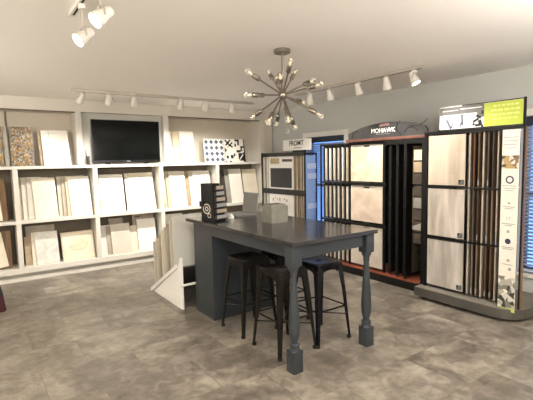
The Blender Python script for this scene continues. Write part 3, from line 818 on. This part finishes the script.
cp = obj('chip_panel', box(nb(), 3.99, 4.33, 2.742, 2.757, .30, 1.60), M['black'], tk, world=True)
for k, c in enumerate(['beige', 'tan', 'dark', 'dark', 'grey', 'dark', 'dark', 'dark']):
    z = 1.42-k*.13; b = Matrix.Translation((0, 0, 0))
    obj('sample_chip', box(nb(), 3.96, 3.988, 2.745, 2.845, z, z+.115, .002), BM[c], cp, world=True)
obj('chip_pocket', prism(nb(), [(2.745, .66), (2.85, .66), (2.85, .70), (2.745, .74)], 'x', 3.955, 3.989), M['tracksilver'], cp, world=True)

# ------------------------------------------------------------------ small rack near the corner
X = 4.06
fk = thing('vinyl_rack', 'dark framed sample rack in the far corner with white sign on top', 'display rack', (4.2, 5.35, 0))
bm = nb(); y0, y1 = 4.79, 5.91
for z, e in ((1.545, .03), (.955, .042), (.30, .03)): box(bm, X-.01, X+.02, y0, y1, z-e, z+e)
box(bm, X-.01, X+.02, y1-.035, y1, .04, 1.58); box(bm, X-.008, X+.018, y0+.0, y0+.012, .04, 1.58); box(bm, 4.275, 4.30, y0, y0+.012, .04, 1.545); box(bm, 4.33, 4.36, y1-.03, y1, .04, 1.545)
box(bm, X, 4.30, y0, y0+.012, 1.53, 1.56); box(bm, X, 4.36, y1-.03, y1, 1.53, 1.56)
obj('frame', bm, M['charcoal'], fk, world=True)
obj('base', box(nb(), X-.05, 4.362, y0-.02, y1+.01, 0, .04, .004), M['charcoal'], fk, world=True)
side = obj('side_panel', box(nb(), X+.022, 4.27, y0+.0, y0+.008, .06, 1.52), M['bluereflect'], fk, world=True)  # panel colour holds the blue reflection of the window
refl_mat = mat('pale_window_reflection', (200, 212, 236), .3)
for z in (1.40, 1.25, .80): obj('side_reflection', box(nb(), X+.05, X+.22, y0-.0012, y0-.0002, z-.08, z), refl_mat, side, world=True)  # whitish blue patches painted as reflected window light
for z0, z1 in ((.99, 1.51), (.34, .92)):
    fr = obj('sample_panel', box(nb(), X, X+.012, 5.07, 5.70, z0, z1), M['paper'], fk, world=True)
    if z0 > .9:
        obj('dark_swatch', box(nb(), X-.004, X-.0005, 5.10, 5.66, 1.02, 1.33), noise_mat('dark_weave', (44, 44, 48), (60, 60, 62), (4, 60, 60), .5), fr, world=True)
        obj('photo_strip', box(nb(), X-.003, X-.0005, 5.42, 5.66, 1.40, 1.49), BM['tan'], fr, world=True)
        obj('dark_strip', box(nb(), X-.003, X-.0005, 5.09, 5.34, 1.43, 1.47), BM['dark'], fr, world=True)
    else:
        bm = nb()
        for k in range(7): box(bm, X-.003, X-.0005, 5.22+.06*k, 5.25+.06*k, .80+.02*(k % 3), .84+.015*(k % 2))
        obj('photo_strip', bm, BM['tan'], fr, world=True)
    for j in range(7):
        y = 5.045-j*.036
        fn = obj('sample_fin', box(nb(), X+.002, 4.32, y-.012, y, z0, z1), BM[['brown', 'tan', 'dark'][j % 3]], fk, world=True)
        obj('fin_edge', box(nb(), X-.003, X+.0015, y-.012, y-.003, z0, z1), BM[['tan', 'taupe', 'cream', 'tan'][j % 4]], fn, world=True)
    for j in range(3):
        y = 5.86-j*.05
        obj('sample_fin', box(nb(), X-.001, 4.32, y-.008, y+.006, z0, z1), BM[['cream', 'grey', 'white'][j]], fk, world=True)
sg = obj('sign_card', box(nb(), X+.03, X+.04, 4.68, 5.35, 1.60, 1.765, .002), M['paper'], fk, world=True)
obj('sign_stand', box(nb(), X+.02, X+.06, 4.82, 5.10, 1.5755, 1.5995, .002), M['black'], fk, world=True)
text('lettering', 'FROMT', .105, M['darkink'], sg, faceX(X+.0292, 5.02, 1.705), bold=.002)
obj('small_print', box(nb(), X+.0285, X+.0298, 4.90, 5.08, 1.632, 1.645), M['greyink'], sg, world=True)

# ------------------------------------------------------------------ red and black thing at the left edge
rb = thing('tote_bag', 'dark red and black bag on the floor, cut by the left picture edge', 'bag', (.062, 4.94, 0))
bm = nb(); frus(bm, [(-.15, -.09), (.15, -.09), (.15, .09), (-.15, .09)], [(-.11, -.05), (.13, -.05), (.13, .05), (-.11, .05)], 0, .17)
bmesh.ops.bevel(bm, geom=list(bm.edges), offset=.012, segments=2, affect='EDGES')
obj('lower_body', bm, M['dirt'], rb, smooth=True)
bm = nb(); frus(bm, [(-.112, -.052), (.132, -.052), (.132, .052), (-.112, .052)], [(-.11, -.045), (.115, -.045), (.115, .045), (-.11, .045)], .165, .25)
obj('dark_band', bm, mat('bag_green_black', (16, 30, 26), .7), rb)
bm = nb(); frus(bm, [(-.10, -.04), (.112, -.04), (.112, .04), (-.10, .04)], [(-.08, -.02), (.088, -.02), (.088, .02), (-.08, .02)], .2505, .43)
obj('upper_body', bm, mat('bag_maroon', (78, 14, 24), .7), rb)

# wall thermostat in the corner
th = thing('thermostat', 'small white thermostat on the grey wall near the corner', 'thermostat', (RX, 5.60, 1.93))
obj('body', box(nb(), RX-.02, RX, 5.555, 5.625, 1.90, 1.97, .004), M['white'], th, world=True)
obj('display', box(nb(), RX-.0215, RX-.0202, 5.57, 5.61, 1.935, 1.955), M['greyink'], th, world=True)

# ------------------------------------------------------------------ chandelier
CC = Vector((2.03, 2.65, 1.951))
ch = thing('sputnik_chandelier', 'brushed nickel sputnik chandelier hanging over the island', 'chandelier', (CC.x, CC.y, H))
obj('canopy', lathe(nb(), [(.060, H-.030), (.065, H-.026), (.065, H-.004), (.062, H-.0005)], 32, Matrix.Translation((CC.x, CC.y, 0))), M['nickel'], ch, world=True, smooth=True)
obj('stem', tube(nb(), [(CC.x, CC.y, CC.z+.03), (CC.x, CC.y, H-.030)], .007, 12), M['nickel'], ch, world=True, smooth=True)
bm = nb(); bmesh.ops.create_uvsphere(bm, u_segments=24, v_segments=14, radius=.037, matrix=Matrix.Translation(CC))
obj('hub', bm, M['nickel'], ch, world=True, smooth=True)
rv, fv, uv = Vector((.819, -.573, 0)), Vector((.573, .819, 0)), Vector((0, 0, 1))
arms = [(-122, 67, -1, 1), (-49, 107, 1, 1), (-17, 88, 1, 1), (23, 90, -1, 1), (55, 105, 1, 1), (121, 67, 1, 1), (-102, 20, 1, 1), (-127, -13, -1, 1),
        (-117, -70, 1, 1), (-57, -108, -1, 1), (-22, -92, 1, 1), (13, -105, -1, 1), (23, -48, 1, 1), (51, -112, 1, 1), (88, -10, 1, 1),
        (125, 17, -1, 1), (133, -82, -1, 1), (-14, 40, -1, 1)]
def clear_bulb(bm, T, s=1):
    lathe(bm, [(.010*s, 0), (.011*s, .008*s), (.017*s, .022*s), (.0215*s, .038*s), (.022*s, .048*s), (.018*s, .060*s), (.009*s, .068*s), (.002*s, .070*s)], 14, T)
Lk = .30
fil = mat('bulb_filament', (240, 226, 200), .4, emit=(255, 226, 180), es=.5)
for dx, dz, s, _ in arms:
    a, b = dx/548, dz/548
    c = math.sqrt(max(Lk*Lk-a*a-b*b, .0004))*s
    d = (rv*a+uv*b+fv*c).normalized()
    T = Matrix.Translation(CC) @ d.to_track_quat('Z', 'Y').to_matrix().to_4x4()
    bm = nb(); lathe(bm, [(.0062, .03), (.0062, .235)], 8, T)
    am = obj('arm', bm, M['nickel'], ch, world=True, smooth=True)
    bm = nb(); lathe(bm, [(.008, .232), (.015, .238), (.019, .25), (.019, .295), (.015, .302)], 14, T)
    obj('socket', bm, M['nickel'], am, world=True, smooth=True)
    bm = nb(); clear_bulb(bm, T @ Matrix.Translation((0, 0, .3025)))
    obj('bulb', bm, M['glass'], am, world=True, smooth=True)
    bm = nb(); lathe(bm, [(.002, .315), (.003, .33), (.002, .345)], 8, T)
    obj('filament', bm, fil, am, world=True)

# ------------------------------------------------------------------ track lights
def aim(d): return Vector(d).normalized().to_track_quat('Z', 'Y').to_matrix().to_4x4()
def head(label, x, y, d, drop=.09, glow='softglow', power=30, cone=75, s=1., grp=None, col=(1, .955, .88), gr=None):
    t = thing('track_head', label, 'track light', (x, y, H-.03), 0, grp)
    P = Vector((x, y, H-.03))
    bm = nb(); box(bm, x-.018*s, x+.018*s, y-.018*s, y+.018*s, H-.055, H-.0305, .003)
    obj('adapter', bm, M['lampwhite'], t, world=True)
    c = Vector((x, y, H-.03-drop))
    D = Vector(d).normalized()
    side = D.cross(Vector((0, 0, 1))).normalized()
    bm = nb(); r = .043*s
    tube(bm, [(x, y, H-.055), (x, y, c.z+r+.012)], .006*s, 8)
    pts = [c+side*r*1.12*math.cos(a)+Vector((0, 0, r*1.12+.012))*math.sin(a) for a in [PI*k/12 for k in range(13)]]
    tube(bm, pts, .005*s, 6)
    obj('yoke', bm, M['tracksilver'], t, world=True, smooth=True)
    T = Matrix.Translation(c) @ aim(D)
    bm = nb(); lathe(bm, [(.012*s, -.075*s), (.026*s, -.070*s), (.030*s, -.03*s), (.041*s, .012*s), (.043*s, .045*s), (.040*s, .045*s), (.036*s, .030*s), (.002, .028*s)], 20, T)
    obj('lamp_shade', bm, M['lampwhite'], t, world=True, smooth=True)
    bm = nb(); lathe(bm, [(.034*s, .030*s), (.032*s, .036*s), (.015*s, .041*s), (.002, .042*s)], 18, T)
    obj('lens', bm, M[glow], t, world=True, smooth=True)
    l = bpy.data.lights.new('track_spot', 'SPOT'); l.energy = power; l.spot_size = math.radians(cone); l.spot_blend = .7; l.color = col; l.shadow_soft_size = .035
    lo = bpy.data.objects.new('track_spot', l); COL.objects.link(lo)
    lo.matrix_world = Matrix.Translation(c + D*.06*s) @ aim(-D)
    return t
def track(name, label, p0, p1, slot=False):
    x0, y0 = p0; x1, y1 = p1; t = thing(name, label, 'track', ((x0+x1)/2, (y0+y1)/2, H))
    w = .018; bm = nb()
    box(bm, min(x0, x1)-w, max(x0, x1)+w, min(y0, y1)-w, max(y0, y1)+w, H-.028, H-.0005, .002)
    obj('rail', bm, M['lampwhite'] if slot else M['tracksilver'], t, world=True)
    bm = nb(); e = .02
    if x0 == x1: box(bm, x0-.005, x0+.005, min(y0, y1)+e, max(y0, y1)-e, H-.030, H-.0285)
    else: box(bm, min(x0, x1)+e, max(x0, x1)-e, y0-.005, y0+.005, H-.030, H-.0285)
    obj('slot', bm, M['rubber'], t, world=True)
    return t
track('light_track', 'long ceiling track running along the white shelving', (1.02, 5.19), (3.42, 5.19))
track('light_track', 'ceiling track running along the grey wall over the racks', (3.47, 2.44), (3.47, 4.25))
track('light_track', 'white ceiling track end at the top left of the picture', (.53, .2), (.53, 2.60), True)
ga, gb_, gc = 'lamp heads on the shelving track', 'lamp heads on the right wall track', 'lamp heads on the near track'
w1 = ['leftmost lamp head on the shelving track', 'lamp head above the left part of the television', 'lamp head above the middle of the television',
      'lamp head first to the right of the television', 'middle lamp head right of the television', 'last lamp head on the shelving track, above the patterned tiles']
for i, x in enumerate((1.09, 1.40, 1.70, 2.30, 2.66, 3.08)):
    d = [(-.5, .75, -1.15), (.05, .75, -1.3), (.15, .75, -1.3), (-.1, .75, -1.2), (.1, .8, -1.1), (.2, .8, -1.1)][i]
    head(w1[i], x, 5.19, d, .075, power=[24, 28, 50, 30, 36, 32][i], cone=95, grp=ga)
w2 = ['farthest lamp head on the right track, beside the chandelier', 'second lamp head from the chandelier on the right track', 'middle lamp head of the right track',
      'lamp head next to the glowing one on the right track', 'glowing lamp head at the near end of the right track']
for i, y in enumerate((3.98, 3.63, 3.19, 2.82, 2.50)):
    d = [(.55, .4, -1.3), (.55, .1, -1.4), (.5, -.1, -1.4), (.5, .1, -1.4), (.15, -.45, -1)][i]
    head(w2[i], 3.47, y, d, .085, 'glow' if i == 4 else 'softglow', power=24, cone=95, grp=gb_)
head('bright glowing lamp head hanging nearest the end of the near track', .53, 2.38, (-.75, -.15, -.6), .165, 'glow', power=20, cone=110, s=.85, grp=gc)
head('bright glowing lamp head at the top edge of the picture', .53, 2.02, (-.75, -.15, -.6), .165, 'glow', power=20, cone=110, s=.85, grp=gc)
for i, y in enumerate((1.4, .8)):
    head(['lamp head further back on the near track', 'last lamp head on the near track'][i], .53, y, [(.2, .5, -1), (.5, .5, -1)][i], .12, 'glow', power=30, cone=110, grp=gc)

# fill globes added out of view to brighten the room
GL = mat('fill_globe_glow', (255, 250, 240), .4, emit=(255, 249, 240), es=54)
for x, y, lab in ((-1.3, 1.6, 'at the left wall'), (-.6, -1.2, 'in the rear left corner'), (2.6, -1.0, 'in the rear right corner'),
                  (-1.0, 4.0, 'left of the shelving'), (2.45, .35, 'at the near right'), (.75, .1, 'nearest the camera')):
    t = thing('added_fill_globe', 'white fill-light globe added ' + lab, 'fill light', (x, y, H))
    obj('added_globe_plate', lathe(nb(), [(.06, H-.03), (.06, H-.001)], 20, Matrix.Translation((x, y, 0))), M['nickel'], t, world=True)
    bm = nb(); bmesh.ops.create_uvsphere(bm, u_segments=20, v_segments=12, radius=.13, matrix=Matrix.Translation((x, y, H-.42)))
    obj('added_globe', bm, GL, t, world=True, smooth=True)
    obj('stem', tube(nb(), [(x, y, H-.29), (x, y, H-.03)], .006, 8), M['nickel'], t, world=True)

# ------------------------------------------------------------------ outside
w = bpy.data.worlds.new('World'); SC.world = w; w.use_nodes = True
N = w.node_tree.nodes; L = w.node_tree.links; bg = N['Background']
bg.inputs['Color'].default_value = (.16, .38, 1.0, 1); bg.inputs['Strength'].default_value = 1.9

# ------------------------------------------------------------------ camera
yaw, pitch, roll = .6113, .0911, -.0196
f = Vector((math.sin(yaw)*math.cos(pitch), math.cos(yaw)*math.cos(pitch), -math.sin(pitch)))
r = Vector((math.cos(yaw), -math.sin(yaw), 0)); u = r.cross(f)
r2 = math.cos(roll)*r+math.sin(roll)*u; u2 = -math.sin(roll)*r+math.cos(roll)*u
cam = bpy.data.cameras.new('camera'); co = bpy.data.objects.new('camera', cam); COL.objects.link(co)
co.matrix_world = Matrix(((r2.x, u2.x, -f.x, 0), (r2.y, u2.y, -f.y, 0), (r2.z, u2.z, -f.z, 1.44), (0, 0, 0, 1)))
cam.sensor_width = 36; cam.sensor_fit = 'HORIZONTAL'; cam.lens = 421.88/533*36; cam.clip_start = .05
SC.camera = co
vs = SC.view_settings; vs.view_transform = 'Standard'; vs.look = 'None'; vs.exposure = .8; vs.gamma = 1; vs.use_curve_mapping = False
